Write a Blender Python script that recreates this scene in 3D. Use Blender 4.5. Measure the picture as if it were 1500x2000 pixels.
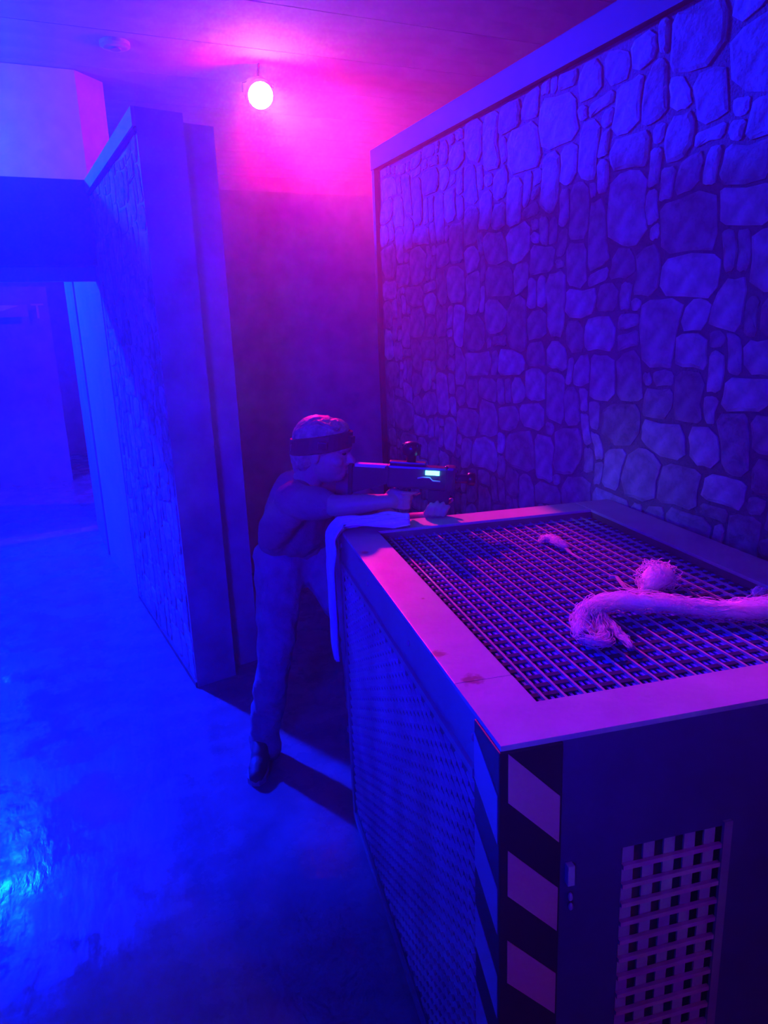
import bpy, bmesh, math, random
from mathutils import Vector, Matrix, noise
sc = bpy.context.scene
for o in list(bpy.data.objects): bpy.data.objects.remove(o, do_unlink=True)
C = sc.collection
PI = math.pi
rnd = random.Random(7)

# ------------------------------------------------------------------ camera
cam_d = bpy.data.cameras.new('camera'); cam = bpy.data.objects.new('camera', cam_d); C.objects.link(cam)
def cam_matrix(pos, yaw, pitch, roll):
    y, p, r = math.radians(yaw), math.radians(pitch), math.radians(roll)
    fw = Vector((-math.sin(y)*math.cos(p), math.cos(y)*math.cos(p), -math.sin(p)))
    rt = Vector((math.cos(y), math.sin(y), 0)); up = rt.cross(fw)
    r2 = rt*math.cos(r) + up*math.sin(r); u2 = -rt*math.sin(r) + up*math.cos(r)
    m = Matrix((r2, u2, -fw)).transposed().to_4x4(); m.translation = Vector(pos); return m
cam.matrix_world = cam_matrix((0, 0, 1.7), -24, 14, -2.2)
cam_d.sensor_fit = 'VERTICAL'; cam_d.sensor_height = 36; cam_d.lens = 36*1400/2000; cam_d.clip_start = .02
sc.camera = cam

# ------------------------------------------------------------------ look, world
sc.view_settings.view_transform = 'Standard'; sc.view_settings.look = 'None'
sc.view_settings.gamma = 1; sc.view_settings.exposure = 0; sc.view_settings.use_curve_mapping = False
w = bpy.data.worlds.new('world'); sc.world = w; w.use_nodes = True
w.node_tree.nodes['Background'].inputs[0].default_value = (0, 0, 0, 1)
sc.cycles.use_denoising = True; sc.cycles.use_light_tree = False; sc.cycles.sample_clamp_indirect = 6; sc.cycles.volume_bounces = 0
sc.cycles.use_adaptive_sampling = True; sc.cycles.adaptive_threshold = .08; sc.cycles.adaptive_min_samples = 12
sc.cycles.max_bounces = 5; sc.cycles.diffuse_bounces = 3; sc.cycles.glossy_bounces = 2; sc.cycles.caustics_reflective = False; sc.cycles.caustics_refractive = False

# ------------------------------------------------------------------ light settings (lamps are built further down, inside their fixtures)
BLUE = (0.0, 0.0, 1.0)
BLUE_CYAN = (0.0, 0.0075, 1.0)
MAGENTA = (1.0, 0.0, 0.18)
P_BLUE_OVER = 6200      # lamp behind the doorway header
P_BLUE_FAR = 1200       # second lamp far behind it
P_BLUE_SIDE = 40       # lamp at the left of the camera
P_BLUE_FILL = 1250       # added fill lamp, unseen behind the camera, to brighten shaded walls
P_MAG_SPOT = 1950
P_MAG_POINT = 72
P_MAG_LOBE = 3200
P_MAG_REAR = 22
HAZE = 0.032

# ------------------------------------------------------------------ materials
M = {}
def mat(name, col, rough=.6, spec=.5, metal=0, var=.25, vscale=6, bump=0, bscale=40, emit=None, estr=0, trans=0):
    m = bpy.data.materials.new(name); m.use_nodes = True; nt = m.node_tree; b = nt.nodes['Principled BSDF']
    b.inputs['Roughness'].default_value = rough; b.inputs['Metallic'].default_value = metal
    b.inputs['Specular IOR Level'].default_value = spec
    tc = nt.nodes.new('ShaderNodeTexCoord')
    nz = nt.nodes.new('ShaderNodeTexNoise'); nz.inputs['Scale'].default_value = vscale; nz.inputs['Detail'].default_value = 5
    nt.links.new(tc.outputs['Object'], nz.inputs['Vector'])
    rp = nt.nodes.new('ShaderNodeValToRGB'); e = rp.color_ramp.elements
    e[0].position = .3; e[1].position = .7
    e[0].color = tuple(c*(1-var) for c in col) + (1,); e[1].color = tuple(min(1, c*(1+var*.6)) for c in col) + (1,)
    nt.links.new(nz.outputs[0], rp.inputs[0]); nt.links.new(rp.outputs[0], b.inputs['Base Color'])
    if bump:
        n2 = nt.nodes.new('ShaderNodeTexNoise'); n2.inputs['Scale'].default_value = bscale; n2.inputs['Detail'].default_value = 4
        bp = nt.nodes.new('ShaderNodeBump'); bp.inputs['Strength'].default_value = bump; bp.inputs['Distance'].default_value = .01
        nt.links.new(tc.outputs['Object'], n2.inputs['Vector']); nt.links.new(n2.outputs[0], bp.inputs['Height'])
        nt.links.new(bp.outputs[0], b.inputs['Normal'])
    if emit:
        b.inputs['Emission Color'].default_value = emit + (1,); b.inputs['Emission Strength'].default_value = estr; m.cycles.emission_sampling = 'NONE'
    M[name] = m; return m
mat('black_plastic', (.03, .03, .035), .3); mat('black_rubber', (.02, .02, .022), .7)
mat('lamp_metal', (.05, .05, .055), .4, metal=.6)
mat('wall_paint', (.30, .29, .32), .75, bump=.15, bscale=60)
mat('wall_dark', (.16, .15, .17), .8, bump=.15, bscale=60)
mat('panel_paint', (.40, .39, .43), .7, bump=.1, bscale=80)
mat('panel_pale', (.6, .6, .62), .7, var=.12)
mat('cap_wood', (.085, .08, .09), .65, var=.2)
mat('ceiling_board', (.40, .36, .40), .8, var=.18, vscale=3)
mat('mortar', (.2, .195, .205), .9, bump=.5, bscale=120)
mat('box_top_paint', (.45, .41, .45), .45, var=.14, vscale=9, bump=.08, bscale=70)
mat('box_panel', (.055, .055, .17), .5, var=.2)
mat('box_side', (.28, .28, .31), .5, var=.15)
mat('grate_metal', (.5, .47, .5), .38, metal=.15, var=.2, vscale=30)
mat('grate_dark', (.10, .10, .12), .6)
mat('wire_blue_lit', (.06, .08, .75), .5); mat('grate_blue', (.02, .02, .10), .75, spec=.1); mat('void', (.012, .012, .014), 1, spec=0); mat('mesh_metal', (.5, .5, .56), .4, metal=.1)
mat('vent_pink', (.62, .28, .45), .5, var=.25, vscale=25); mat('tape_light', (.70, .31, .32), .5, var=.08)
mat('tape_dark', (.03, .03, .035), .5)
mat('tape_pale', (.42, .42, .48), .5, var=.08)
mat('grille_white', (.42, .38, .44), .5, var=.1)
mat('grille_sheet', (.12, .11, .14), .5)
mat('cotton', (.93, .9, .93), .95, spec=.05, var=.05, vscale=50, bump=.5, bscale=260)
def cotton_nodes():
    for nm, sub in (('cotton', 0), ('cotton_core', 1)):
        if sub: M[nm] = M['cotton'].copy(); M[nm].name = nm
        nt = M[nm].node_tree; b = nt.nodes['Principled BSDF']
        if sub:
            b.inputs['Subsurface Weight'].default_value = 1; b.inputs['Subsurface Radius'].default_value = (1, 1, 1); b.inputs['Subsurface Scale'].default_value = .05
            continue
    nt = M['cotton'].node_tree; b = nt.nodes['Principled BSDF']; out = nt.nodes['Material Output']
    tr = nt.nodes.new('ShaderNodeBsdfTranslucent'); tr.inputs[0].default_value = (.95, .92, .95, 1); mx = nt.nodes.new('ShaderNodeMixShader'); mx.inputs[0].default_value = .65
    nt.links.new(b.outputs[0], mx.inputs[1]); nt.links.new(tr.outputs[0], mx.inputs[2]); nt.links.new(mx.outputs[0], out.inputs['Surface'])
cotton_nodes()
mat('skin', (.42, .29, .25), .5, var=.06)
mat('shirt', (.2, .19, .22), .85, spec=.2, var=.15, bump=.3, bscale=220)
mat('denim', (.24, .27, .33), .85, spec=.2, var=.2, vscale=18, bump=.4, bscale=260)
mat('hair', (.42, .33, .26), .42, var=.4, vscale=40, bump=.6, bscale=90)
mat('band', (.04, .04, .045), .6)
mat('shoe', (.10, .10, .11), .6); mat('sole', (.40, .40, .42), .7)
mat('cloth_pale', (.8, .82, .86), .9, spec=.1, var=.12, bump=.5, bscale=30)
mat('eye', (.02, .02, .02), .15)
mat('gun_body', (.05, .05, .06), .32, var=.2); mat('gun_stock', (.06, .06, .07), .25, var=.1)
mat('led_cyan', (.1, .4, .45), .4, emit=(.10, .85, 1.0), estr=7)
mat('lens_magenta', (.5, .3, .4), .4, emit=(1.0, .72, .92), estr=60)
mat('lens_blue', (.2, .3, .5), .4, emit=(.03, .2, 1.0), estr=30)
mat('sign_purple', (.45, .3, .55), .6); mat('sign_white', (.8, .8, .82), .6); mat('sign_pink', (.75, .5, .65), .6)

def stone_material(name, lo, hi):
    m = mat(name, (.4, .4, .4), .85, spec=.25, bump=.7, bscale=45); nt = m.node_tree; b = nt.nodes['Principled BSDF']
    oi = nt.nodes.new('ShaderNodeObjectInfo'); ge = nt.nodes.new('ShaderNodeNewGeometry')
    ad = nt.nodes.new('ShaderNodeMath'); ad.operation = 'ADD'; fr = nt.nodes.new('ShaderNodeMath'); fr.operation = 'FRACT'
    nt.links.new(oi.outputs['Random'], ad.inputs[0]); nt.links.new(ge.outputs['Random Per Island'], ad.inputs[1]); nt.links.new(ad.outputs[0], fr.inputs[0])
    rp = nt.nodes.new('ShaderNodeValToRGB'); e = rp.color_ramp.elements; e[0].color = lo + (1,); e[1].color = hi + (1,)
    nt.links.new(fr.outputs[0], rp.inputs[0])
    tc = nt.nodes.new('ShaderNodeTexCoord'); nz = nt.nodes.new('ShaderNodeTexNoise'); nz.inputs['Scale'].default_value = 22; nz.inputs['Detail'].default_value = 6
    nt.links.new(tc.outputs['Object'], nz.inputs['Vector'])
    r2 = nt.nodes.new('ShaderNodeValToRGB'); r2.color_ramp.elements[0].position = .3; r2.color_ramp.elements[1].position = .65
    r2.color_ramp.elements[0].color = (.55, .55, .55, 1)
    nt.links.new(nz.outputs[0], r2.inputs[0])
    mx = nt.nodes.new('ShaderNodeMix'); mx.data_type = 'RGBA'; mx.blend_type = 'MULTIPLY'; mx.inputs[0].default_value = 1
    nt.links.new(rp.outputs[0], mx.inputs[6]); nt.links.new(r2.outputs[0], mx.inputs[7]); nt.links.new(mx.outputs[2], b.inputs['Base Color'])
stone_material('stone_pale', (.40, .39, .40), (.8, .79, .8)); stone_material('stone', (.34, .33, .34), (.64, .62, .63))

def floor_material():
    m = mat('floor_paint', (.25, .25, .27), .3, spec=.3); nt = m.node_tree; b = nt.nodes['Principled BSDF']
    tc = nt.nodes.new('ShaderNodeTexCoord')
    n1 = nt.nodes.new('ShaderNodeTexNoise'); n1.inputs['Scale'].default_value = 3.2; n1.inputs['Detail'].default_value = 9; n1.inputs['Roughness'].default_value = .68
    nt.links.new(tc.outputs['Object'], n1.inputs['Vector'])
    rp = nt.nodes.new('ShaderNodeValToRGB'); e = rp.color_ramp.elements
    e[0].position = .44; e[1].position = .56; e[0].color = (.13,)*3 + (1,); e[1].color = (.36,)*3 + (1,)
    nt.links.new(n1.outputs[0], rp.inputs[0]); nt.links.new(rp.outputs[0], b.inputs['Roughness'])
    n2 = nt.nodes.new('ShaderNodeTexNoise'); n2.inputs['Scale'].default_value = 14; n2.inputs['Detail'].default_value = 8
    mp = nt.nodes.new('ShaderNodeMapping'); mp.inputs['Scale'].default_value = (1, .35, 1)
    nt.links.new(tc.outputs['Object'], mp.inputs[0]); nt.links.new(mp.outputs[0], n2.inputs['Vector'])
    bp = nt.nodes.new('ShaderNodeBump'); bp.inputs['Strength'].default_value = .55; bp.inputs['Distance'].default_value = .006
    nt.links.new(n2.outputs[0], bp.inputs['Height']); nt.links.new(bp.outputs[0], b.inputs['Normal'])
floor_material()

def worn_top_material():
    # pale paint with a rusty worn blotch and chipped edge specks on the near-left board
    m = mat('box_top_worn', (.45, .41, .45), .45, var=.14, vscale=9, bump=.08, bscale=70); nt = m.node_tree; b = nt.nodes['Principled BSDF']
    base = b.inputs['Base Color'].links[0].from_socket
    tc = nt.nodes.new('ShaderNodeTexCoord'); nz = nt.nodes.new('ShaderNodeTexNoise'); nz.inputs['Scale'].default_value = 70; nz.inputs['Detail'].default_value = 6
    nt.links.new(tc.outputs['Object'], nz.inputs['Vector'])
    last = base
    for cx, cy, r in ((.035, .21, .042), (.012, .33, .03), (.02, 1.02, .03), (.07, .62, .012)):
        d = nt.nodes.new('ShaderNodeVectorMath'); d.operation = 'DISTANCE'; d.inputs[1].default_value = (cx, cy, 1.1)
        nt.links.new(tc.outputs['Object'], d.inputs[0])
        a = nt.nodes.new('ShaderNodeMath'); a.operation = 'MULTIPLY_ADD'; a.inputs[1].default_value = -1/r; a.inputs[2].default_value = .45
        nt.links.new(d.outputs['Value'], a.inputs[0])
        s = nt.nodes.new('ShaderNodeMath'); s.operation = 'ADD'; nt.links.new(a.outputs[0], s.inputs[0]); nt.links.new(nz.outputs[0], s.inputs[1])
        rp = nt.nodes.new('ShaderNodeValToRGB'); rp.color_ramp.elements[0].position = .38; rp.color_ramp.elements[1].position = .72; rp.color_ramp.elements[1].color = (.8, .8, .8, 1)
        nt.links.new(s.outputs[0], rp.inputs[0])
        mx = nt.nodes.new('ShaderNodeMix'); mx.data_type = 'RGBA'; nt.links.new(rp.outputs[0], mx.inputs[0])
        nt.links.new(last, mx.inputs[6]); mx.inputs[7].default_value = (.16, .05, .035, 1); last = mx.outputs[2]
    nt.links.new(last, b.inputs['Base Color'])
worn_top_material()

# ------------------------------------------------------------------ mesh helpers
def tag(o, label=None, cat=None, group=None, kind=None):
    if label: o['label'] = label
    if cat: o['category'] = cat
    if group: o['group'] = group
    if kind: o['kind'] = kind
    return o
def empty(name, loc=(0, 0, 0), rz=0, label=None, cat=None, group=None):
    o = bpy.data.objects.new(name, None); C.objects.link(o); o.location = loc; o.rotation_euler[2] = rz; o.empty_display_size = .1
    return tag(o, label, cat, group)
def obj(name, bm, m, parent=None, smooth=False):
    me = bpy.data.meshes.new(name)
    if isinstance(bm, bmesh.types.BMesh):
        bmesh.ops.recalc_face_normals(bm, faces=bm.faces); bm.to_mesh(me); bm.free()
    else:
        me.from_pydata(*bm)
    if smooth:
        for p in me.polygons: p.use_smooth = True
    me.materials.append(M[m]); o = bpy.data.objects.new(name, me); C.objects.link(o)
    if parent: o.parent = parent
    return o
def share(o, parent=None, loc=(0, 0, 0), rot=None):
    c = o.copy(); C.objects.link(c); c.location = loc
    if rot: c.rotation_euler = rot
    if parent: c.parent = parent
    return c
def box(bm, x0, x1, y0, y1, z0, z1, bev=0):
    vs = [bm.verts.new((x, y, z)) for x in (x0, x1) for y in (y0, y1) for z in (z0, z1)]
    fs = [bm.faces.new([vs[i] for i in q]) for q in ((0, 1, 3, 2), (4, 6, 7, 5), (0, 4, 5, 1), (2, 3, 7, 6), (0, 2, 6, 4), (1, 5, 7, 3))]
    if bev:
        es = list({e for f in fs for e in f.edges})
        bmesh.ops.bevel(bm, geom=es, offset=bev, segments=2, affect='EDGES', profile=.7)
    return bm
def nb(*a, **k): return box(bmesh.new(), *a, **k)
def prism(bm, foot, z0, z1):
    a = [bm.verts.new((x, y, z0)) for x, y in foot]; b = [bm.verts.new((x, y, z1)) for x, y in foot]; n = len(foot)
    bm.faces.new(a[::-1]); bm.faces.new(b)
    for i in range(n): bm.faces.new((a[i], a[(i+1) % n], b[(i+1) % n], b[i]))
    return bm
def frame(d):
    d = d.normalized(); h = Vector((0, 0, 1)) if abs(d.z) < .9 else Vector((1, 0, 0))
    s = d.cross(h).normalized(); return s, s.cross(d).normalized(), d
def tube(bm, pts, rad, seg=10, caps=True, flat=1.0):
    pts = [Vector(p) for p in pts]; n = len(pts); rings = []
    r = rad if isinstance(rad, (list, tuple)) else [rad]*n
    side = None
    for i, p in enumerate(pts):
        d = (pts[min(i+1, n-1)] - pts[max(i-1, 0)])
        s, u, d = frame(d)
        if side is not None:
            s = (side - d*side.dot(d)).normalized(); u = s.cross(d)
        side = s
        rings.append([bm.verts.new(p + (s*math.cos(2*PI*k/seg) + u*math.sin(2*PI*k/seg)*flat)*r[i]) for k in range(seg)])
    for a, b in zip(rings, rings[1:]):
        for k in range(seg): bm.faces.new((a[k], a[(k+1) % seg], b[(k+1) % seg], b[k]))
    if caps: bm.faces.new(rings[0][::-1]); bm.faces.new(rings[-1])
    return bm
def capsule(bm, p0, p1, r0, r1, seg=14, hem=4):
    p0, p1 = Vector(p0), Vector(p1); d = (p1-p0).normalized(); pts = []; rad = []
    for k in range(hem): a = (k+.35)/hem*PI/2; pts.append(p0 - d*r0*math.cos(a)); rad.append(r0*math.sin(a))
    pts.append(p0); rad.append(r0); pts.append(p1); rad.append(r1)
    for k in range(hem-1, -1, -1): a = (k+.35)/hem*PI/2; pts.append(p1 + d*r1*math.cos(a)); rad.append(r1*math.sin(a))
    return tube(bm, pts, rad, seg)
def chain(bm, pr, seg=14):
    for (p0, r0), (p1, r1) in zip(pr, pr[1:]): capsule(bm, p0, p1, r0, r1, seg)
def ellipsoid(bm, c, rx, ry, rz, rot=None, u=20, v=12):
    r = bmesh.ops.create_uvsphere(bm, u_segments=u, v_segments=v, radius=1)['verts']
    m = Matrix.Translation(Vector(c)) @ (rot.to_4x4() if rot else Matrix()) @ Matrix.Diagonal((rx, ry, rz, 1))
    bmesh.ops.transform(bm, matrix=m, verts=r); return bm
def remesh(o, vox, smooth=4, noise_amt=0, noise_size=.08):
    r = o.modifiers.new('union', 'REMESH'); r.mode = 'VOXEL'; r.voxel_size = vox; r.use_smooth_shade = True
    s = o.modifiers.new('smooth', 'SMOOTH'); s.factor = .5; s.iterations = smooth
    if noise_amt:
        t = bpy.data.textures.new(o.name + '_folds', 'CLOUDS'); t.noise_scale = noise_size; t.noise_depth = 2
        d = o.modifiers.new('folds', 'DISPLACE'); d.texture = t; d.strength = noise_amt; d.mid_level = .5; d.texture_coords = 'GLOBAL'
    return o
def struct(name, bm, m, parent=None, label=None):
    o = obj(name, bm, m, parent)
    if not parent: o['kind'] = 'structure'
    if label: o['label'] = label
    return o

# ------------------------------------------------------------------ the setting
WH = 2.655; CEIL = 4.28
struct('floor', nb(-5, 6, -3, 12.6, -.1, 0), 'floor_paint', label='worn glossy painted arena floor lit blue')
ceil = struct('ceiling', nb(-5, 6, -3, 12.6, CEIL+.03, CEIL+.1), 'wall_dark', label='boarded ceiling high above the arena walls')
b0 = None
for i in range(50):
    y = -2.9 + i*.31
    if b0 is None:
        b0 = obj('ceiling_board', nb(-4.95, 5.95, -.1545, .1545, -.012, .03, bev=.001), 'ceiling_board', ceil); b = b0
    else: b = share(b0, ceil)
    b.location = (0, y, CEIL + .0015*(i % 3))
struct('wall_far', nb(-5, 6, 12.5, 12.6, 0, CEIL), 'wall_paint', label='far end wall of the arena hall')
struct('wall_outer_left', nb(-5.1, -5, -3, 12.6, 0, CEIL), 'wall_dark', label='outer hall wall beyond the left edge')
struct('wall_outer_right', nb(6, 6.1, -3, 12.6, 0, CEIL), 'wall_dark', label='outer hall wall behind the stone wall')
struct('wall_rear', nb(-5, 6, -3.1, -3, 0, CEIL), 'wall_dark', label='hall wall behind the camera')
struct('wall_back', nb(1.05, 3.2, 5.06, 5.16, 0, WH), 'panel_paint', label='plain partition wall behind the player under the magenta lamp')

# stones: irregular blocks packed on a fine grid and warped, each a shallow slab
def pack(nx, ny, rng):
    occ = [[False]*ny for _ in range(nx)]; out = []
    sizes = [(2, 2)]*7 + [(3, 2)]*6 + [(2, 3)]*6 + [(3, 3)]*5 + [(4, 2)]*2 + [(1, 2)]*3 + [(2, 4)]*2 + [(3, 4)]*1 + [(4, 3)]*2 + [(2, 1)]*2 + [(1, 1)]
    for j in range(ny):
        for i in range(nx):
            if occ[i][j]: continue
            for t in range(12):
                w, h = rng.choice(sizes) if t < 11 else (1, 1)
                if i+w > nx or j+h > ny or any(occ[i+a][j+b] for a in range(w) for b in range(h)): continue
                for a in range(w):
                    for b in range(h): occ[i+a][j+b] = True
                out.append((i, j, w, h)); break
    return out
def stone_outline(i, j, w, h, g, s0, z0, rng):
    def warp(x, y):
        n = noise.noise_vector(Vector((x*5.1, y*5.1, 3.3))); m = noise.noise_vector(Vector((x*14, y*14, 9.1)))
        return x + n.x*.034 + m.x*.010, y + n.y*.034 + m.y*.010
    x0, x1, y0, y1 = i*g, (i+w)*g, j*g, (j+h)*g
    e = rng.uniform(.0035, .0075); x0 += e; x1 -= e; y0 += e; y1 -= e
    mn = min(x1-x0, y1-y0); pts = []
    for cx, cy, sx, sy, o in ((x0, y0, 1, 1, 0), (x1, y0, -1, 1, 1), (x1, y1, -1, -1, 0), (x0, y1, 1, -1, 1)):
        ra, rb = mn*rng.uniform(.1, .34), mn*rng.uniform(.1, .34)
        a, b = (cx + sx*ra, cy), (cx, cy + sy*rb)
        pts += ([b, a] if o == 0 else [a, b])
    res = []
    for k in range(8):
        p, q = pts[k], pts[(k+1) % 8]; res.append(p)
        if k % 2 == 1: res.append(((p[0]+q[0])/2 + rng.uniform(-.004, .004), (p[1]+q[1])/2 + rng.uniform(-.004, .004)))
    return [(s0 + warp(x, y)[0], z0 + warp(x, y)[1]) for x, y in res]
def stone_mesh(outline, depth, place, rel=None):
    """three rings and a cap; place(s, z, d) maps wall coordinates to space"""
    n = len(outline); cx = sum(p[0] for p in outline)/n; cz = sum(p[1] for p in outline)/n
    V = []; F = []
    for k, (ins, d) in enumerate(((0, -.004), (.0, depth*.55), (.012, depth))):
        for s, z in outline:
            L = math.hypot(s-cx, z-cz); f = max(.3, 1 - ins/max(L, .01))
            V.append(place(cx+(s-cx)*f, cz+(z-cz)*f, d))
    for r in range(2):
        for k in range(n): F.append((r*n+k, r*n+(k+1) % n, (r+1)*n+(k+1) % n, (r+1)*n+k))
    F.append(tuple(range(2*n, 3*n)))
    return V, F, place(cx, cz, 0)

WX = 1.742
wr = struct('wall_right', nb(WX, WX+.16, -1.2, 3.82, 0, WH-.1), 'mortar', label='tall rubble-stone-faced partition wall running along the right')
rs = random.Random(21); G = .055
rects = pack(88, 46, rs); near = []; rest = []
for (i, j, w_, h_) in rects:
    ol = stone_outline(i, j, w_, h_, G, 0, .015, rs); cy = 3.80 - (i+w_/2)*G; cz = .015 + (j+h_/2)*G
    dep = rs.uniform(.005, .011)
    vis = 1.18 < cy and cz > max(.98, 1.22-.06*(cy)) - .12 and cz < 2.62
    # the top course is trimmed by the cap
    ol = [(s, min(z, WH-.102)) for s, z in ol]
    (near if vis else rest).append((ol, dep, cy))
near.sort(key=lambda t: t[2])
rest += near[300:]; near = near[:300]
plr = lambda s, z, d: Vector((WX - d, 3.80 - s, z))
for ol, dep, _ in near:
    V, F, c = stone_mesh(ol, dep, plr); o = obj('stone', ([v-c for v in V], [], F), 'stone', wr); o.location = c
def join_stones(name, items, place, parent, m='stone'):
    V, F = [], []
    for ol, dep, _ in items:
        v, f, _c = stone_mesh(ol, dep, place); k = len(V); V += v; F += [tuple(x+k for x in q) for q in f]
    return tag(obj(name, (V, [], F), m, parent), kind='stuff')
join_stones('far_stones', rest, plr, wr)
cap = struct('trim_1', nb(WX-.03, WX+.19, -1.2, 3.85, WH-.1, WH, bev=.004), 'cap_wood', label='plain board capping the top of the stone wall')
struct('trim_2', nb(WX-.025, WX+.185, 3.82, 3.85, 0, WH-.1, bev=.003), 'cap_wood', label='upright end board of the stone wall')

# left partition: stone-printed panel seen at a grazing angle, with its end boards
pc = Vector((.456, 3.42, 0)); pf = Vector((.342, 4.95, 0)); dr = (pf-pc).normalized(); nl = Vector((-dr.y, dr.x, 0))
wl = struct('wall_left', prism(bmesh.new(), [(.456, 3.42), (.66, 3.46), (.60, 4.95), (.342, 4.95)], 0, WH), 'panel_paint', label='thick stone-faced partition beside the doorway, left of the player')
rl = random.Random(5); il = []
for (i, j, w_, h_) in pack(27, 46, rl):
    ol = stone_outline(i, j, w_, h_, G, .012, .03, rl); il.append(([(min(s, 1.52), min(z, WH-.1)) for s, z in ol], rl.uniform(.003, .007), 0))
join_stones('stone_facing', il, lambda s, z, d: pc + dr*s + nl*d + Vector((0, 0, z)), wl, 'stone_pale')
def slab(a, b, th, z0, z1, off=0):
    """board standing along a-b on its left side"""
    a, b = Vector((*a, 0)), Vector((*b, 0)); d = (b-a).normalized(); n = Vector((-d.y, d.x, 0)); a = a+n*off; b = b+n*off
    return prism(bmesh.new(), [tuple(p.xy) for p in (a, b, b+n*th, a+n*th)], z0, z1)
obj('cap_board', slab((.456, 3.42), (.342, 4.95), .016, WH-.075, WH+.0), 'panel_pale', wl)
obj('shadow_gap', slab((.456, 3.42), (.342, 4.95), .008, WH-.1, WH-.076), 'void', wl)
obj('kick_strip', slab((.456, 3.42), (.342, 4.95), .008, 0, .028), 'grate_dark', wl)
struct('wall_end', prism(bmesh.new(), [(.655, 3.555), (.818, 3.583), (.80, 5.0), (.60, 5.0)], 0, WH-.012), 'panel_paint', label='dark end panel of the left partition')
struct('wall_left_far', prism(bmesh.new(), [(.338, 4.99), (.44, 4.99), (.34, 6.1), (.236, 6.1)], 0, WH), 'panel_pale', label='pale panel continuing the left partition past the doorway')
struct('wall_left_end', prism(bmesh.new(), [(.225, 6.15), (.33, 6.15), (.28, 7.1), (.195, 7.1)], 0, 2.25), 'panel_paint', label='narrow far panel glimpsed through the doorway')
struct('wall_light_block', nb(.30, .38, 7.3, 8.3, 0, WH), 'panel_paint', label='unseen partition added in the far room to block the magenta light')  # added out of view to keep magenta light off the doorway side
struct('trim_3', nb(-1.75, .35, 4.95, 5.05, 2.168, WH), 'wall_dark', label='deep header board over the doorway opening')
struct('trim_4', nb(-1.85, -1.75, 4.95, 5.05, 0, WH), 'wall_dark', label='far jamb of the doorway opening')
struct('trim_5', nb(-1.75, .33, 5.055, 5.10, 2.085, 2.3), 'panel_pale', label='lower pale board behind the doorway header')
struct('wall_bulkhead', nb(-4.9, .575, 8.2, 8.3, 2.75, CEIL-.02), 'panel_pale', label='pale bulkhead wall high above the doorway')
struct('wall_bulkhead_return', prism(bmesh.new(), [(.575, 8.2), (.85, 8.48), (.78, 8.55), (.52, 8.3)], 2.75, CEIL-.02), 'panel_pale', label='angled return of the pale bulkhead')
struct('wall_inner', nb(-4.9, .06, 10.0, 10.1, 0, 2.4), 'wall_paint', label='low wall at the back of the room behind the doorway')

# ------------------------------------------------------------------ lamps
def par_lamp(name, loc, target, label, lens, color, spots=(), point=0, radius=.1, dome=.085):
    r = empty(name, loc, 0, label, 'lamp'); d = (Vector(target)-Vector(loc)).normalized()
    r.rotation_euler = d.to_track_quat('-Z', 'Y').to_euler()
    bm = bmesh.new()
    tube(bm, [(0, 0, .03), (0, 0, .05), (0, 0, .20), (0, 0, .25)], [dome+.02, dome+.025, dome+.02, .05], 20)
    obj('housing', bm, 'lamp_metal', r, True)
    obj('lens', ellipsoid(bmesh.new(), (0, 0, .028), dome, dome, .02), lens, r, True)
    up = r.rotation_euler.to_matrix().inverted() @ Vector((0, 0, CEIL-.02-loc[2]))
    bm = bmesh.new(); s = dome+.035
    tube(bm, [(s, 0, .12), (s, up.y*.3, .12+up.z*.3), (0, up.y*.45, .12+up.z*.45), (-s, up.y*.3, .12+up.z*.3), (-s, 0, .12)], .008, 6)
    tube(bm, [(0, up.y*.45, .12+up.z*.45), tuple(up)], .012, 6)
    obj('bracket', bm, 'lamp_metal', r)
    for power, ang, blend, *aim in spots:
        ld = bpy.data.lights.new('beam', 'SPOT'); ld.energy = power; ld.color = aim[1] if len(aim) > 1 else color; ld.spot_size = math.radians(ang); ld.spot_blend = blend; ld.shadow_soft_size = radius
        lo = bpy.data.objects.new('beam', ld); C.objects.link(lo); lo.parent = r; lo.location = (0, 0, -.03)
        if aim: lo.rotation_euler = (r.rotation_euler.to_matrix().inverted() @ (Vector(aim[0])-Vector(loc))).to_track_quat('-Z', 'Y').to_euler()
    if point:
        ld = bpy.data.lights.new('spill', 'POINT'); ld.energy = point; ld.color = color; ld.shadow_soft_size = radius*.6
        lo = bpy.data.objects.new('spill', ld); C.objects.link(lo); lo.parent = r; lo.location = (0, 0, -.09)
    return r
par_lamp('stage_lamp', (2.203, 7.5, 3.977), (1.8, 2.2, 1.1), 'glowing magenta stage lamp under the ceiling above the back wall', 'lens_magenta', MAGENTA,
         [(P_MAG_SPOT, 42, 1), (P_MAG_LOBE, 25, 1, (2.15, 5.5, 3.1), (1, .035, .5))], P_MAG_POINT, .09, .12)
par_lamp('stage_lamp', (1.4, -2.4, 2.6), (1.1, .8, .6), 'dim magenta stage lamp behind the camera', 'lens_magenta', MAGENTA, [(P_MAG_REAR, 40, .6)], 0, .1)
par_lamp('stage_lamp', (-1.25, 7.5, 3.66), (.3, 3.6, .8), 'blue stage lamp behind the doorway header', 'lens_blue', BLUE_CYAN, [(P_BLUE_OVER, 110, .5)], 2600, .16)
par_lamp('stage_lamp', (-1.55, 11.6, 3.05), (.0, 4.5, .5), 'blue stage lamp deep in the far room', 'lens_blue', BLUE_CYAN, [(P_BLUE_FAR, 90, .5)], 0, .16)
par_lamp('stage_lamp', (-3.2, 1.9, 2.9), (.7, 1.6, .9), 'blue stage lamp to the left of the grated crate', 'lens_blue', BLUE, [(P_BLUE_SIDE, 80, .7)], 0, .2)
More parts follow.
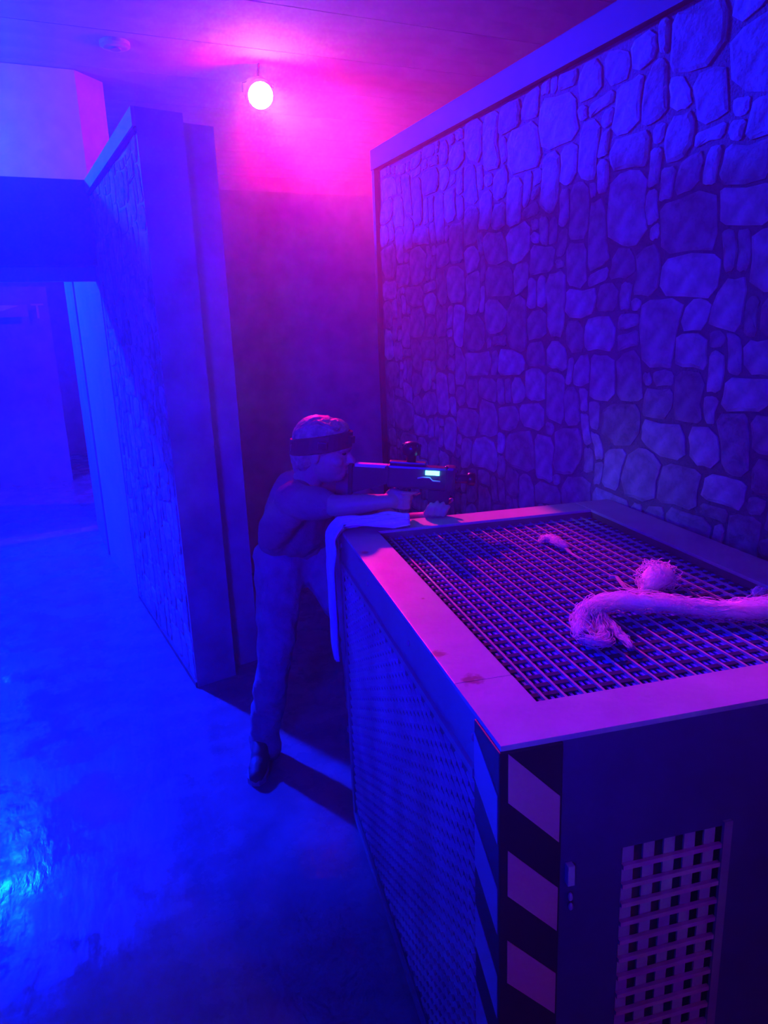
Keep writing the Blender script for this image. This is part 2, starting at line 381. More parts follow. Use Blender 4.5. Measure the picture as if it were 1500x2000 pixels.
par_lamp('stage_lamp', (-1.6, -1.2, 2.2), (1.5, 3.9, 1.6), 'added blue fill lamp, unseen behind the camera, facing the back wall', 'lens_blue', BLUE, [(P_BLUE_FILL, 57, 1)], 0, .4)  # made-up fill light for the blue on walls in shade
sd = empty('smoke_detector', (.885, 7.42, CEIL-.012), 0, 'small round detector disc on the ceiling left of the magenta lamp', 'smoke detector')
bm = bmesh.new(); tube(bm, [(0, 0, 0), (0, 0, -.03), (0, 0, -.045)], [.13, .13, .10], 24); obj('cover', bm, 'panel_pale', sd)
bm = bmesh.new(); tube(bm, [(0, 0, -.045), (0, 0, -.06)], [.05, .045], 16); obj('sensor', bm, 'wall_paint', sd)

# sign seen through the doorway
sg = empty('wall_sign', (-.35, 9.9, 2.03), 0, 'small purple sign with a white streak and a letter T through the doorway', 'sign')
obj('board', nb(-.35, .18, 0, .02, .02, .16), 'sign_purple', sg)
obj('streak', ([(-.35, -.006, .08), (-.10, -.006, .09), (.09, -.006, .15), (.0, -.006, .155), (-.35, -.006, .16), (-.35, .0, .08), (-.10, .0, .09), (.09, .0, .15), (.0, .0, .155), (-.35, .0, .16)],
    [], [(0, 1, 2, 3, 4), (9, 8, 7, 6, 5), (0, 5, 6, 1), (1, 6, 7, 2), (2, 7, 8, 3), (3, 8, 9, 4), (4, 9, 5, 0)]), 'sign_white', sg)
bm = nb(.22, .36, 0, .015, .15, .17); box(bm, .275, .30, 0, .015, .0, .15); obj('letter', bm, 'sign_pink', sg)

# ------------------------------------------------------------------ grated crate (barricade)
BA, BB, BZ = .975, 1.335, 1.10
crate = empty('grated_crate', (.530, .798, 0), math.radians(-10.5), 'large waist-high barricade crate with grated top, mesh side and striped corner', 'crate')
IN = (.108, .845, .105, 1.225)   # opening in the top frame
TH = .009
obj('frame_board', nb(0, IN[0], .205, BB, BZ-TH, BZ, bev=.002), 'box_top_worn', crate)
obj('frame_board', nb(IN[1], BA, IN[2]+.001, BB, BZ-TH, BZ, bev=.002), 'box_top_paint', crate)
bm = prism(bmesh.new(), [(0, 0), (BA, 0), (BA, IN[2]), (IN[0], IN[2]), (IN[0], .204), (0, .204)], BZ-TH, BZ)
obj('frame_board', bm, 'box_top_worn', crate)
obj('frame_board', nb(IN[0]+.001, IN[1]-.001, IN[3], BB, BZ-TH, BZ-.0005, bev=.002), 'box_top_paint', crate)
# inner lip that carries the grating
bm = bmesh.new(); z0, z1 = BZ-.09, BZ-TH
box(bm, IN[0]-.012, IN[0], IN[2], IN[3], z0, z1); box(bm, IN[1], IN[1]+.012, IN[2], IN[3], z0, z1)
box(bm, IN[0]-.012, IN[1]+.012, IN[2]-.012, IN[2], z0, z1); box(bm, IN[0]-.012, IN[1]+.012, IN[3], IN[3]+.012, z0, z1)
obj('grating_lip', bm, 'grate_dark', crate)
gz = BZ-.022; bb = None
n = 20; sp = (IN[1]-IN[0])/n
for k in range(1, n):
    if bb is None: bb = obj('bearing_bar', nb(-.0024, .0024, IN[2], IN[3], -.009, 0), 'grate_metal', crate); o = bb
    else: o = share(bb, crate)
    o.location = (IN[0]+k*sp, 0, gz)
cb = None; nc = 35; spc = (IN[3]-IN[2])/nc
for k in range(1, nc):
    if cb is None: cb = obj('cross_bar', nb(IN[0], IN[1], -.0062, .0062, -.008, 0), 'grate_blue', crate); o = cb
    else: o = share(cb, crate)
    o.location = (0, IN[2]+k*spc, gz-.004)
bm = bmesh.new()
for k in range(n*3):
    x = IN[0] + (k+.5)*sp/3; box(bm, x-.0028, x+.0028, IN[2], IN[3], gz-.0105, gz-.0062)
tag(obj('lower_wires', bm, 'wire_blue_lit', crate), 'fine parallel wires under the grating', kind='stuff')  # blue light catching the wires is put into their colour
# body panels
obj('floor_panel', nb(.02, BA-.02, .02, BB-.02, .05, .07), 'black_rubber', crate)
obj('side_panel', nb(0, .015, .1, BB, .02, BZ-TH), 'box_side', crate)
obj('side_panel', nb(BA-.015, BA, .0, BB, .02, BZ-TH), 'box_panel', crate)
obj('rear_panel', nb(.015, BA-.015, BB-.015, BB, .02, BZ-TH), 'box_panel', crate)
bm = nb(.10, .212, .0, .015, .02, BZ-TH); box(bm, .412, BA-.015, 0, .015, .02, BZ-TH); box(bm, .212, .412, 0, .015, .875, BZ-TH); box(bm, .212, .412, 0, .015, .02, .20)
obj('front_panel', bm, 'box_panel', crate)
# corner post with hazard tape on two faces
post = obj('corner_post', nb(-.004, .10, -.004, .10, 0, BZ-TH, bev=.003), 'tape_dark', crate)
def plate(pts, n, t):
    V = [Vector(p) for p in pts] + [Vector(p)+Vector(n)*t for p in pts]; k = len(pts)
    return V, [], [tuple(range(k))[::-1], tuple(range(k, 2*k))] + [(i, (i+1) % k, k+(i+1) % k, k+i) for i in range(k)]
for i in range(6):
    z = 1.088 - i*.1675
    obj('tape_stripe', plate([(.010, -.004, z), (.010, -.004, z-.083), (.096, -.004, z-.172), (.096, -.004, z-.089)], (0, -1, 0), .0012), 'tape_light', post)
for i in range(6):
    z = 1.07 - i*.1675
    obj('tape_stripe', plate([(-.004, .002, z-.14), (-.004, .002, z-.055), (-.004, .098, z+.0), (-.004, .098, z-.085)], (-1, 0, 0), .0012), 'tape_pale', post)
# expanded-metal facing on the left side: rows of raised lips
bm = bmesh.new(); bs, zs = .0305, .0315
nb_, nz_ = 37, 27
V, F = [], []
for i in range(nb_):
    for j in range(nz_):
        y = .118 + i*bs; z = .965 - j*zs - (zs/2 if i % 2 else 0)
        if y > 1.25 or z < .11: continue
        k = len(V); t3 = ((y+.0135, z+.013), (y-.0135, z+.006), (y-.0115, z-.015)); c3 = (y-.003, z+.002)
        V += [Vector((-.002, p, q)) for p, q in t3] + [Vector((-.0085 + .004*(i_ == 2), c3[0]+(p-c3[0])*.82, c3[1]+(q-c3[1])*.82)) for i_, (p, q) in enumerate(t3)]
        F += [(k+3, k+4, k+5)] + [(k+m_, k+(m_+1) % 3, k+3+(m_+1) % 3, k+3+m_) for m_ in range(3)]
o = tag(obj('expanded_mesh', (V, [], F), 'mesh_metal', crate), 'sheet of raised metal mesh on the crate side', kind='stuff')
obj('mesh_backing', nb(-.002, 0, .104, 1.262, .085, .99), 'grate_dark', crate)
bm = nb(-.008, 0, .1, 1.27, .985, 1.0); box(bm, -.008, 0, .1, 1.27, .075, .09); box(bm, -.008, 0, 1.255, 1.27, .09, .985)
obj('mesh_border', bm, 'box_side', crate)
scr = None
for y, z in ((.112, 1.05), (.5, 1.05), (.9, 1.05), (1.28, 1.05)):
    if scr is None: scr = obj('screw', ellipsoid(bmesh.new(), (0, 0, 0), .004, .007, .007, None, 10, 6), 'tape_light', crate); s_ = scr
    else: s_ = share(scr, crate)
    s_.location = (-.001, y, z)
# hinge on the front door
hg = obj('hinge', nb(.110, .122, -.012, .0, .835, .872, bev=.002), 'mesh_metal', crate)
obj('hinge_pin', ellipsoid(bmesh.new(), (.117, -.008, .812), .004, .004, .008, None, 8, 6), 'mesh_metal', hg)
obj('hinge_pin', ellipsoid(bmesh.new(), (.118, -.008, .793), .004, .004, .007, None, 8, 6), 'mesh_metal', hg)
# vent window: upright slats in front, level bars behind
vent = obj('vent_sheet', nb(.212, .412, .085, .088, .20, .875), 'grille_sheet', crate)
vs_ = None
for k in range(5):
    x = .226 + k*.0385
    if vs_ is None: vs_ = obj('vent_slat', nb(-.0105, .0105, .004, .008, .20, .875), 'grille_white', vent); o = vs_
    else: o = share(vs_, vent)
    o.location = (x, 0, 0)
vb = None
for k in range(17):
    z = .838 - k*.0372
    if vb is None: vb = obj('vent_bar', nb(.214, .400, -.0035, .0035, -.0042, .0042), 'vent_pink', vent); o = vb
    else: o = share(vb, vent)
    o.location = (0, 0, z)
bm = nb(.400, .416, -.006, .0, .19, .885); obj('vent_edge', bm, 'box_side', vent)

cm = Matrix.Translation((.530, .798, 0)) @ Matrix.Rotation(math.radians(-10.5), 4, 'Z')
def cw(a, b, z): return cm @ Vector((a, b, z))

# ------------------------------------------------------------------ cotton strands lying on the grating
def fluff(name, paths, label, seed, fib=60):
    rg = random.Random(seed); r = empty(name, paths[0][0][0], 0, label, 'cotton', None); o3 = Vector(paths[0][0][0])
    bm = bmesh.new(); cores = []
    for pr in paths:
        # densify
        P, R = [], []
        for (p0, r0), (p1, r1) in zip(pr, pr[1:]):
            for t in range(6): P.append(Vector(p0).lerp(Vector(p1), t/6)); R.append(r0+(r1-r0)*t/6)
        P.append(Vector(pr[-1][0])); R.append(pr[-1][1])
        for _ in range(2): P = [P[0]] + [(P[i-1]+P[i]*2+P[i+1])/4 for i in range(1, len(P)-1)] + [P[-1]]
        R = [q*1.22 for q in R]
        cores.append([(p-o3, q) for p, q in zip(P, R)])
        tube(bm, [p-o3 for p in P], [q*.88 for q in R], 14, flat=.7)
    b = obj('wad', bm, 'cotton_core', r, True)
    s = b.modifiers.new('sub', 'SUBSURF'); s.levels = 1; s.render_levels = 2
    t = bpy.data.textures.new('fluff', 'CLOUDS'); t.noise_scale = .02; t.noise_depth = 3
    d = b.modifiers.new('fluff', 'DISPLACE'); d.texture = t; d.strength = .012; d.texture_coords = 'LOCAL'
    bm = bmesh.new(); tot = sum(len(c) for c in cores)
    for ci, core in enumerate(cores):
        for k in range(int(fib*len(core)/tot)):
            n = len(core); i0 = rg.randint(-4, n-5); ln = rg.randint(6, 16); i1 = min(n-1, i0+ln); i0 = max(0, i0)
            if i1-i0 < 3: continue
            a0 = rg.uniform(0, 2*PI); tw = rg.uniform(-.25, .25); f0, f1 = rg.uniform(.8, 1.3), rg.uniform(.8, 1.45); pp = []
            for i in range(i0, i1+1):
                p, q = core[i]; a_, b_, _d = frame(core[min(i+1, n-1)][0]-core[max(i-1, 0)][0]); u_ = (i-i0)/(i1-i0)
                an = a0+tw*(i-i0); rr = q*(f0+(f1-f0)*u_)*(1+.12*math.sin(i*1.3+a0*3))
                v_ = p + a_*math.cos(an)*rr + b_*math.sin(an)*rr*.75
                pp.append(v_)
            tube(bm, pp, [.0003]+[.0009]*(len(pp)-2)+[.0002], 3, caps=False)
    tag(obj('loose_fibres', bm, 'cotton', r), kind='stuff')
    return r
L = lambda a, b, h, r: (tuple(cw(a, b, BZ-.022+h)), r)
fluff('cotton_strand', [[L(.337, .315, .010, .010), L(.322, .335, .016, .016), L(.350, .395, .018, .018), L(.400, .440, .024, .021), L(.470, .455, .026, .021), L(.54, .432, .022, .019), L(.60, .392, .018, .017), L(.655, .345, .019, .020), L(.72, .318, .022, .024), L(.84, .290, .024, .028), L(.93, .285, .042, .026)],
    [L(.322, .335, .012, .014), L(.330, .300, .012, .013), L(.350, .300, .012, .012), L(.366, .340, .012, .013), L(.385, .40, .018, .014)],
    [L(.400, .400, .020, .009), L(.396, .345, .014, .008), L(.392, .300, .010, .007), L(.386, .262, .008, .004)]],
    'long fluffy white cotton strand with a hooked end across the grating', 3, 420)
fluff('cotton_tuft', [[L(.575, .520, .010, .006), L(.605, .535, .016, .020), L(.635, .555, .024, .032), L(.660, .575, .026, .034), L(.685, .595, .020, .022)],
    [L(.575, .520, .008, .004), L(.560, .560, .006, .003), L(.575, .610, .006, .003), L(.585, .640, .006, .0025), L(.572, .655, .005, .002)]],
    'round white cotton tuft with a thin thread near the long strand', 4, 200)
fluff('cotton_tuft', [[L(.545, .99, .008, .005), L(.565, 1.005, .012, .011), L(.580, .985, .013, .012), L(.580, .945, .012, .011), L(.583, .905, .008, .007)],
    [L(.565, 1.005, .010, .007), L(.60, 1.01, .009, .006), L(.615, .995, .007, .003)],
    [L(.583, .905, .006, .004), L(.577, .86, .004, .0025), L(.575, .81, .003, .0015)]],
    'small ragged cotton tuft on the far part of the grating', 5, 150)
fluff('cotton_tuft', [[L(.800, .425, .008, .008), L(.815, .42, .012, .013), L(.83, .415, .009, .008)]],
    'tiny cotton ball near the wall side of the grating', 6, 80)

# ------------------------------------------------------------------ toy rifle
GB = Vector((1.062, 2.085, 1.237))            # centre of the receiver
gd = Vector((.86, -.50, -.075)).normalized()  # towards the muzzle
gs = gd.cross(Vector((0, 0, 1))).normalized(); gu = gs.cross(gd)   # side towards the camera, up
gun = empty('toy_rifle', GB, 0, 'black laser tag rifle with a glowing cyan bar held by the player', 'toy gun')
gun.matrix_world = Matrix((gd, -gs, gu)).transposed().to_4x4(); gun.matrix_world.translation = GB
mw = Matrix((gd, -gs, gu)).transposed().to_4x4(); mw.translation = GB
gun.location = GB; gun.rotation_euler = mw.to_euler()
# local axes: x to muzzle, -y towards the camera, z up
gw = lambda x, y, z: mw @ Vector((x, y, z))
obj('receiver', nb(-.105, .105, -.024, .024, -.042, .034, bev=.008), 'gun_body', gun, False)
bm = nb(-.10, .02, -.018, .018, .034, .046, bev=.004); obj('top_rail', bm, 'gun_body', gun)
bm = bmesh.new(); tube(bm, [(-.03, 0, .046), (-.03, 0, .066), (-.03, 0, .07), (-.03, 0, .095), (-.03, 0, .108), (-.03, 0, .113)], [.016, .016, .030, .031, .024, .008], 20)
ds = obj('dome_sensor', bm, 'black_plastic', gun, True)
o = None
for k in range(8):
    a = k*PI/4
    if o is None: o = obj('dome_bead', ellipsoid(bmesh.new(), (0, 0, 0), .005, .005, .006, None, 8, 6), 'gun_stock', ds); q = o
    else: q = share(o, ds)
    q.location = (-.03+.027*math.cos(a), .027*math.sin(a), .100)
bm = bmesh.new(); tube(bm, [(.020, -.0255, .016), (.066, -.0255, .016)], .0075, 10); led = obj('light_bar', bm, 'led_cyan', gun, True); led['label'] = 'glowing cyan light bar'
bm = bmesh.new(); tube(bm, [(-.005, -.0245, -.004), (.012, -.0252, .0), (.035, -.0252, .0), (.045, -.0252, -.010), (.07, -.0252, -.011)], .0025, 6); obj('trim_line', bm, 'mesh_metal', gun)
# stock: long sloped box to the shoulder
V = [(-.225, s*.017, z) for s in (-1, 1) for z in (-.070, .024)] + [(-.10, s*.017, z) for s in (-1, 1) for z in (-.030, .022)]
bm = bmesh.new(); vs = [bm.verts.new(v) for v in V]
for q in ((0, 1, 3, 2), (4, 6, 7, 5), (0, 4, 5, 1), (2, 3, 7, 6), (0, 2, 6, 4), (1, 5, 7, 3)): bm.faces.new([vs[i] for i in q])
bmesh.ops.bevel(bm, geom=list(bm.edges), offset=.005, segments=2, affect='EDGES'); stock = obj('stock', bm, 'gun_stock', gun)
obj('butt_pad', nb(-.237, -.222, -.019, .019, -.075, .027, bev=.004), 'black_rubber', stock)
obj('painted_highlight', nb(-.215, -.105, -.016, .016, .021, .032, bev=.003), 'sign_pink', stock)  # magenta highlight along the stock top, painted as a pale pink strip
bm = bmesh.new(); tube(bm, [(.10, 0, -.002), (.165, 0, -.002)], .0155, 16); obj('barrel', bm, 'gun_stock', gun, True)
bm = bmesh.new(); tube(bm, [(.158, 0, -.002), (.162, 0, -.002), (.182, 0, -.002), (.184, 0, -.002), (.175, 0, -.002)], [.017, .021, .021, .016, .013], 18); obj('muzzle', bm, 'black_plastic', gun, True)
bm = nb(.085, .120, -.029, .029, -.05, .038, bev=.010); obj('fore_block', bm, 'gun_body', gun)
o = None
for p in ((.120, -.018, .024), (.122, -.02, .004), (.088, -.026, .036), (-.108, -.018, .024)):
    if o is None: o = obj('knob', ellipsoid(bmesh.new(), (0, 0, 0), .007, .007, .006, None, 10, 8), 'gun_stock', gun, True); q = o
    else: q = share(o, gun)
    q.location = p
bm = bmesh.new(); V = [(x, y, z) for (x0, x1, z) in ((.030, .105, -.04), (.045, .118, -.118)) for x in (x0, x1) for y in (-.019, .019)]
V = [(.030, -.019, -.04), (.105, -.019, -.04), (.105, .019, -.04), (.030, .019, -.04), (.034, -.017, -.112), (.100, -.017, -.112), (.100, .017, -.112), (.034, .017, -.112)]
V = [(x, y, z) for x, y, z in V]; W = [(x, y, z - (z+.04)*.0) for x, y, z in V]
vs = [bm.verts.new(v) for v in W]
for q in ((0, 1, 2, 3), (7, 6, 5, 4), (0, 4, 5, 1), (1, 5, 6, 2), (2, 6, 7, 3), (3, 7, 4, 0)): bm.faces.new([vs[i] for i in q])
bmesh.ops.bevel(bm, geom=list(bm.edges), offset=.004, segments=2, affect='EDGES'); obj('magazine', bm, 'gun_body', gun)
bm = bmesh.new(); tube(bm, [(-.052, 0, -.035), (-.064, 0, -.105)], [.018, .016], 10); obj('grip', bm, 'gun_body', gun)
bm = bmesh.new(); tube(bm, [(-.035, 0, -.042), (-.030, 0, -.066), (-.008, 0, -.070), (.008, 0, -.060), (.010, 0, -.04)], .0035, 6); obj('trigger_guard', bm, 'gun_body', gun)
# light coming from the muzzle (the laser tag beam falling on the stone wall)
ld = bpy.data.lights.new('muzzle_beam', 'SPOT'); ld.energy = 1.3; ld.color = (.22, .28, 1.0); ld.spot_size = math.radians(74); ld.spot_blend = 1; ld.shadow_soft_size = .012
lo = bpy.data.objects.new('muzzle_beam', ld); C.objects.link(lo); lo.parent = gun; lo.location = (.19, 0, -.002)
lo.rotation_euler = Vector((.95, .18, .06)).to_track_quat('-Z', 'Y').to_euler()

# ------------------------------------------------------------------ person
person = empty('person', (.70, 2.62, 0), 0, 'person in dark shirt and jeans leaning over the crate aiming a rifle', 'person')
O = Vector((.70, 2.62, 0))
def pobj(name, bm, m, parent=person, smooth=True):
    bmesh.ops.translate(bm, verts=bm.verts, vec=-O) if parent is person else None
    return obj(name, bm, m, parent, smooth)
Vc = Vector
hc = Vc((.850, 2.42, 1.300))                      # head centre
hf = Vc((.80, -.58, -.12)).normalized()           # looking direction
hl = Vc((0, 0, 1)).cross(hf).normalized(); hu = hf.cross(hl)   # left, up
HR = Matrix((hf, hl, hu)).transposed()
H = lambda x, y, z: hc + hf*x + hl*y + hu*z
neck0 = Vc((.775, 2.50, 1.145)); neck1 = H(-.02, 0, -.06)
shR, shL = Vc((.715, 2.385, 1.135)), Vc((.945, 2.60, 1.135))
elR, wrR = Vc((.820, 2.215, 1.085+.055)), gw(-.085, -.028, -.085)
elL, wrL = Vc((1.075, 2.30, 1.02)), gw(.045, .02, -.150)
pel = Vc((.80, 2.70, .865))
hiR, hiL = Vc((.725, 2.655, .85)), Vc((.885, 2.72, .85))
knR, anR = Vc((.655, 2.585, .475)), Vc((.600, 2.665, .085))
knL, anL = Vc((.945, 2.40, .585)), Vc((1.02, 2.62, .14))
bm = bmesh.new()
# head
ellipsoid(bm, H(-.012, 0, .030), .098, .076, .082, HR); ellipsoid(bm, H(.018, 0, -.030), .074, .064, .088, HR)
ellipsoid(bm, H(.052, 0, -.082), .034, .036, .026, HR); ellipsoid(bm, H(.074, 0, .016), .026, .055, .018, HR)
capsule(bm, H(.088, 0, .006), H(.108, 0, -.030), .008, .014); ellipsoid(bm, H(.094, 0, -.034), .012, .018, .009, HR)
ellipsoid(bm, H(.084, 0, -.058), .010, .024, .006, HR); ellipsoid(bm, H(.080, 0, -.070), .011, .020, .007, HR)
for s in (-1, 1):
    ellipsoid(bm, H(-.012, s*.074, -.012), .018, .009, .030, HR); ellipsoid(bm, H(.058, s*.038, -.028), .026, .022, .022, HR)
# neck, trunk, limbs under the clothes
chain(bm, [(neck0, .056), (neck1, .050)])
chain(bm, [(pel, .115), (pel.lerp(neck0, .5), .105), (pel.lerp(neck0, .85), .10)]); chain(bm, [(shR, .052), (shL, .052)])
chain(bm, [(shR, .045), (elR, .037), (elR.lerp(wrR, .3), .036), (elR.lerp(wrR, .75), .027), (wrR, .0235)]); chain(bm, [(shL, .045), (elL, .037), (elL.lerp(wrL, .3), .035), (wrL, .025)])
for h_, k_, a_ in ((hiR, knR, anR), (hiL, knL, anL)): chain(bm, [(h_, .078), (k_, .050), (k_.lerp(a_, .35), .052), (a_, .036)])
# hands: palm and five fingers, right hand round the grip, left hand under the magazine
def hand(wr, palm, fingers, thumb):
    chain(bm, [(wr, .024), (palm, .026)]); ellipsoid(bm, palm, .034, .022, .034, mw.to_3x3())
    for f in fingers + [thumb]: chain(bm, [(Vc(p), r) for p, r in f], 8)
palmR = gw(-.080, -.012, -.078)
fR = []
for k, (z, e) in enumerate(((-.055, .02), (-.073, .004), (-.090, .0), (-.105, -.006))):
    fR.append([(gw(-.078, -.022, z), .0082), (gw(-.052, -.031, z), .0078), (gw(-.030, -.022, z-.002), .0074), (gw(-.026+e, .0, z-.003), .0066)])
hand(wrR, palmR, fR, [(gw(-.085, .010, -.062), .011), (gw(-.066, .026, -.048), .0095), (gw(-.040, .028, -.048), .008)])
palmL = gw(.062, .006, -.128)
fL = []
for k, x in enumerate((.028, .0475, .067, .0855)):
    ln = (.040, .050, .046, .034)[k]
    fL.append([(gw(x, -.004, -.124), .0092), (gw(x+.002, -.030, -.121), .0090), (gw(x+.008, -.033, -.120+ln*.45), .0084), (gw(x+.017, -.025, -.120+ln*.8), .0072)])
hand(wrL, palmL, fL, [(gw(.048, .022, -.118), .011), (gw(.085, .030, -.10), .0095), (gw(.112, .028, -.082), .008)])
body = remesh(pobj('body', bm, 'skin'), .0042, 2)
for s in (-1, 1):
    e = pobj('eye', ellipsoid(bmesh.new(), H(.083, s*.030, .004), .008, .012, .008, HR, 12, 8), 'eye')
# hair: swept-back cap with strands and a low tail
bm = bmesh.new(); ellipsoid(bm, H(-.018, 0, .040), .100, .084, .085, HR, 28, 18)
ellipsoid(bm, H(-.062, 0, -.020), .052, .070, .070, HR); ellipsoid(bm, H(.035, 0, .082), .052, .060, .036, HR)
capsule(bm, H(-.098, 0, -.02), H(-.090, .01, -.10), .030, .018)
rg = random.Random(2)
for k in range(40):
    a = rg.uniform(-1.2, 1.2); p = [H(.072*math.cos(a*.6), .070*math.sin(a), .085), H(-.01, .078*math.sin(a), .108), H(-.085, .066*math.sin(a), .065), H(-.112, .04*math.sin(a), .0)]
    tube(bm, [q + Vc((rg.uniform(-.004, .004), rg.uniform(-.004, .004), rg.uniform(-.003, .006))) for q in p], [.003, .006, .006, .003], 6)
hair = remesh(pobj('hair', bm, 'hair'), .004, 1, .006, .02)
# headband with sensor box
bm = bmesh.new(); nseg = 40; rings = []
for k in range(nseg):
    a = 2*PI*k/nseg; ca, sa = math.cos(a), math.sin(a)
    tilt = .024*ca - .004
    o_ = lambda r, z: bm.verts.new(H(-.012+ca*(.104+r), sa*(.085+r), z+tilt))
    rings.append([o_(0, .000), o_(0, .062), o_(.009, .058), o_(.009, .004)])
for k in range(nseg):
    a, b = rings[k], rings[(k+1) % nseg]
    for i in range(4): bm.faces.new((a[i], a[(i+1) % 4], b[(i+1) % 4], b[i]))
hb = pobj('headband', bm, 'band', smooth=False)
for x, y in ((.100, -.02), (.02, -.094), (-.10, -.04), (.02, .094)):
    bm = box(bmesh.new(), -.012, .012, -.016, .016, -.013, .013, bev=.004)
    n_ = Vc((x+.012, y*1.2, 0)).normalized(); mm = Matrix.Translation(H(x, y, .029+.024*x/.1) - O) @ (HR @ Matrix.Rotation(math.atan2(n_.y, n_.x), 3, 'Z')).to_4x4()
    bmesh.ops.transform(bm, matrix=mm, verts=bm.verts); obj('sensor', bm, 'black_plastic', hb)
# shirt
bm = bmesh.new()
mid = pel.lerp(neck0, .5)
chain(bm, [(pel + Vc((-.025, -.01, .055)), .118), (mid + Vc((-.015, 0, -.02)), .120), (pel.lerp(neck0, .85), .115)]); chain(bm, [(pel+Vc((.06, .02, .04)), .11), (mid+Vc((.04, .02, 0)), .115)])
chain(bm, [(shR, .068), (neck0+Vc((0, 0, -.015)), .066), (shL, .068)])
chain(bm, [(shR, .066), (shR.lerp(elR, .65), .056), (shR.lerp(elR, .7), .055)]); chain(bm, [(shL, .064), (shL.lerp(elL, .65), .056)])
chain(bm, [(shR+Vc((-.03, .03, -.05)), .066), (Vc((.675, 2.52, 1.0)), .068), (Vc((.69, 2.58, .945)), .062)])
shirt = remesh(pobj('shirt', bm, 'shirt'), .008, 6, .022, .09)
# jeans
bm = bmesh.new()
chain(bm, [(hiR, .108), (hiL, .105)]); chain(bm, [(pel + Vc((-.01, 0, .02)), .122), (pel + Vc((.0, -.01, -.05)), .118)])
chain(bm, [(hiR, .105), (hiR.lerp(knR, .5), .086), (knR, .070), (knR.lerp(anR, .4), .070), (anR+Vc((.0, -.0, .0)), .064), (anR+Vc((.004, -.012, -.035)), .066)])
chain(bm, [(hiL, .103), (hiL.lerp(knL, .5), .088), (knL, .072), (knL.lerp(anL, .4), .068), (anL, .062)])
remesh(pobj('jeans', bm, 'denim'), .008, 4, .020, .06)
# shoes
def shoe(heel, toe, pitch=0):
    heel, toe = Vc(heel), Vc(toe); d = (toe-heel); L_ = d.length; d.normalize(); s = Vc((-d.y, d.x, 0)); up = Vc((0, 0, 1))
    bm = bmesh.new(); Q = lambda x, y, z: heel + d*x*L_ + s*y + up*z
    chain(bm, [(Q(.10, 0, .045), .036), (Q(.45, 0, .042), .038), (Q(.75, 0, .034), .038), (Q(.90, 0, .028), .030)]); chain(bm, [(Q(.14, 0, .06), .040), (Q(.18, 0, .10), .040)]); chain(bm, [(Q(.2, 0, .095), .036), (Q(.55, 0, .055), .034)])
    up_ = remesh(pobj('shoe', bm, 'shoe'), .006, 3)
    prof = [(-.02, .03), (.2, .036), (.45, .034), (.72, .043), (.9, .036), (1.0, .014)]
    foot = [(x, -w_) for x, w_ in prof] + [(x, w_) for x, w_ in prof[::-1]]
    bm = bmesh.new(); a = [bm.verts.new(Q(x, y, .001) - O) for x, y in foot]; b = [bm.verts.new(Q(x, y, .024) - O) for x, y in foot]; n = len(foot)
    bm.faces.new(a[::-1]); bm.faces.new(b)
    for i in range(n): bm.faces.new((a[i], a[(i+1) % n], b[(i+1) % n], b[i]))
    obj('sole', bm, 'sole', up_)
    bm = bmesh.new()
    for k in range(4): t = .32 + k*.085; tube(bm, [Q(t, -.024, .082-.09*(t-.3)), Q(t+.02, 0, .094-.09*(t-.3)), Q(t, .024, .082-.09*(t-.3))], .003, 6)
    bmesh.ops.translate(bm, verts=bm.verts, vec=-O); obj('laces', bm, 'sole', up_)
shoe((.610, 2.715, 0), (.508, 2.470, 0)); shoe((1.00, 2.68, 0), (1.10, 2.43, 0))

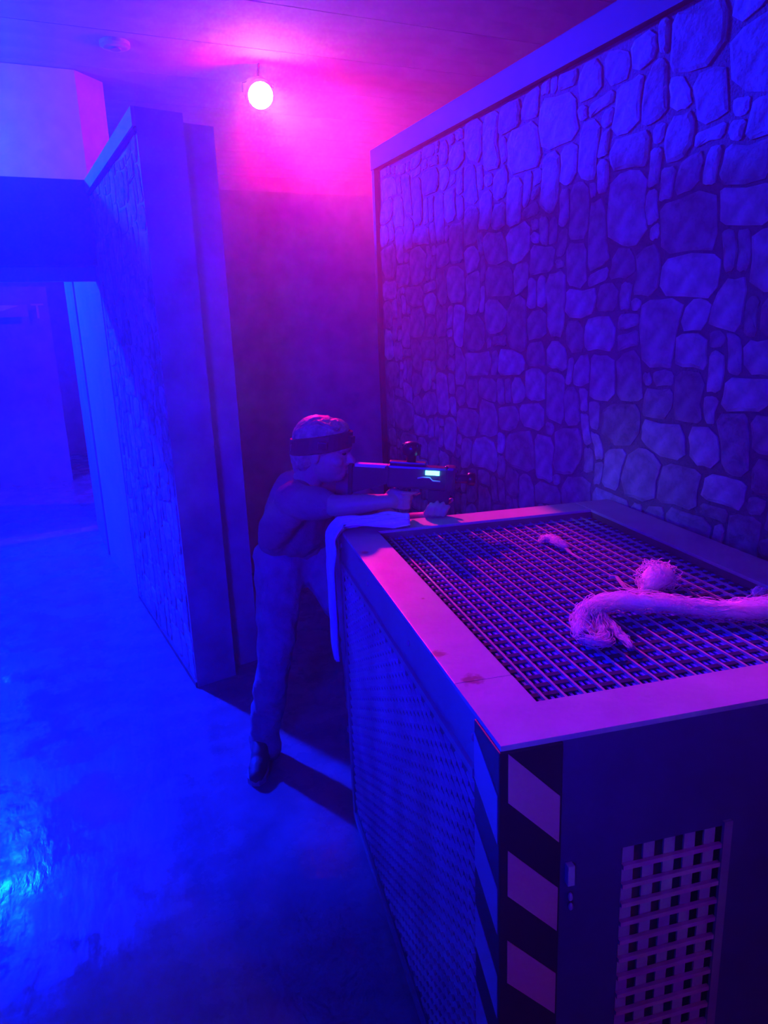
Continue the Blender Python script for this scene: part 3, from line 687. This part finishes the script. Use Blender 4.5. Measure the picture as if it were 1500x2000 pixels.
# ------------------------------------------------------------------ cloth draped over the far corner of the crate
def drape():
    bm = bmesh.new(); nu, nv = 46, 30; g = {}
    # sheet coordinates: u runs from the gun side across the corner and down, v across
    path = [cw(.215, BB-.10, BZ+.014), cw(.15, BB-.075, BZ+.020), cw(.07, BB-.06, BZ+.016), cw(.01, BB-.05, BZ+.014), cw(-.022, BB-.045, BZ-.02), cw(-.026, BB-.04, BZ-.12), cw(-.026, BB-.045, BZ-.24), cw(-.024, BB-.05, BZ-.34), cw(-.022, BB-.06, BZ-.44)]
    wid = [.05, .075, .07, .062, .058, .055, .05, .036, .014]
    for i in range(nu):
        t = i/(nu-1)*(len(path)-1); k = min(int(t), len(path)-2); f = t-k
        p = path[k].lerp(path[k+1], f); w_ = wid[k]*(1-f)+wid[k+1]*f
        across = (cm.to_3x3() @ Vector((.25 if t < 3 else 0, 1, 0))).normalized()
        nrm = Vector((0, 0, 1)).lerp(cm.to_3x3() @ Vector((-1, 0, 0)), max(0, min(1, (t-2.6)/1.4))).normalized()
        for j in range(nv):
            v = j/(nv-1)*2-1
            fold = .011*math.sin(v*7+i*.12) + .007*math.sin(v*15-i*.2) + .008*noise.noise(Vector((i*.13, v*2.5, 1)))
            edge = 1 + .12*noise.noise(Vector((i*.2, v > 0, 5)))
            drop = -max(0, abs(v)-.75)*.02
            g[i, j] = bm.verts.new(p + across*v*w_*edge + nrm*(abs(fold)+.004) + (Vector((0, 0, drop)) if t < 3 else Vector()))
    for i in range(nu-1):
        for j in range(nv-1): bm.faces.new((g[i, j], g[i+1, j], g[i+1, j+1], g[i, j+1]))
    o = obj('cloth', bm, 'cloth_pale', None, True)
    s = o.modifiers.new('thick', 'SOLIDIFY'); s.thickness = .004; s.offset = 1
    tag(o, 'pale crumpled cloth draped over the far corner of the crate under the rifle', 'cloth')
drape()

# ------------------------------------------------------------------ haze filling the hall
hm = bpy.data.materials.new('haze'); hm.use_nodes = True; nt = hm.node_tree; nt.nodes.clear()
out = nt.nodes.new('ShaderNodeOutputMaterial'); vsn = nt.nodes.new('ShaderNodeVolumeScatter')
vsn.inputs['Density'].default_value = HAZE; vsn.inputs['Anisotropy'].default_value = .75; vsn.inputs['Color'].default_value = (.72, .75, 1, 1)
nt.links.new(vsn.outputs[0], out.inputs['Volume']); M['haze'] = hm
hz = obj('haze', nb(-4.98, 5.98, -2.98, 12.48, .002, CEIL-.03), 'haze')
tag(hz, 'thin stage haze hanging in the air of the whole hall', 'haze', kind='stuff')
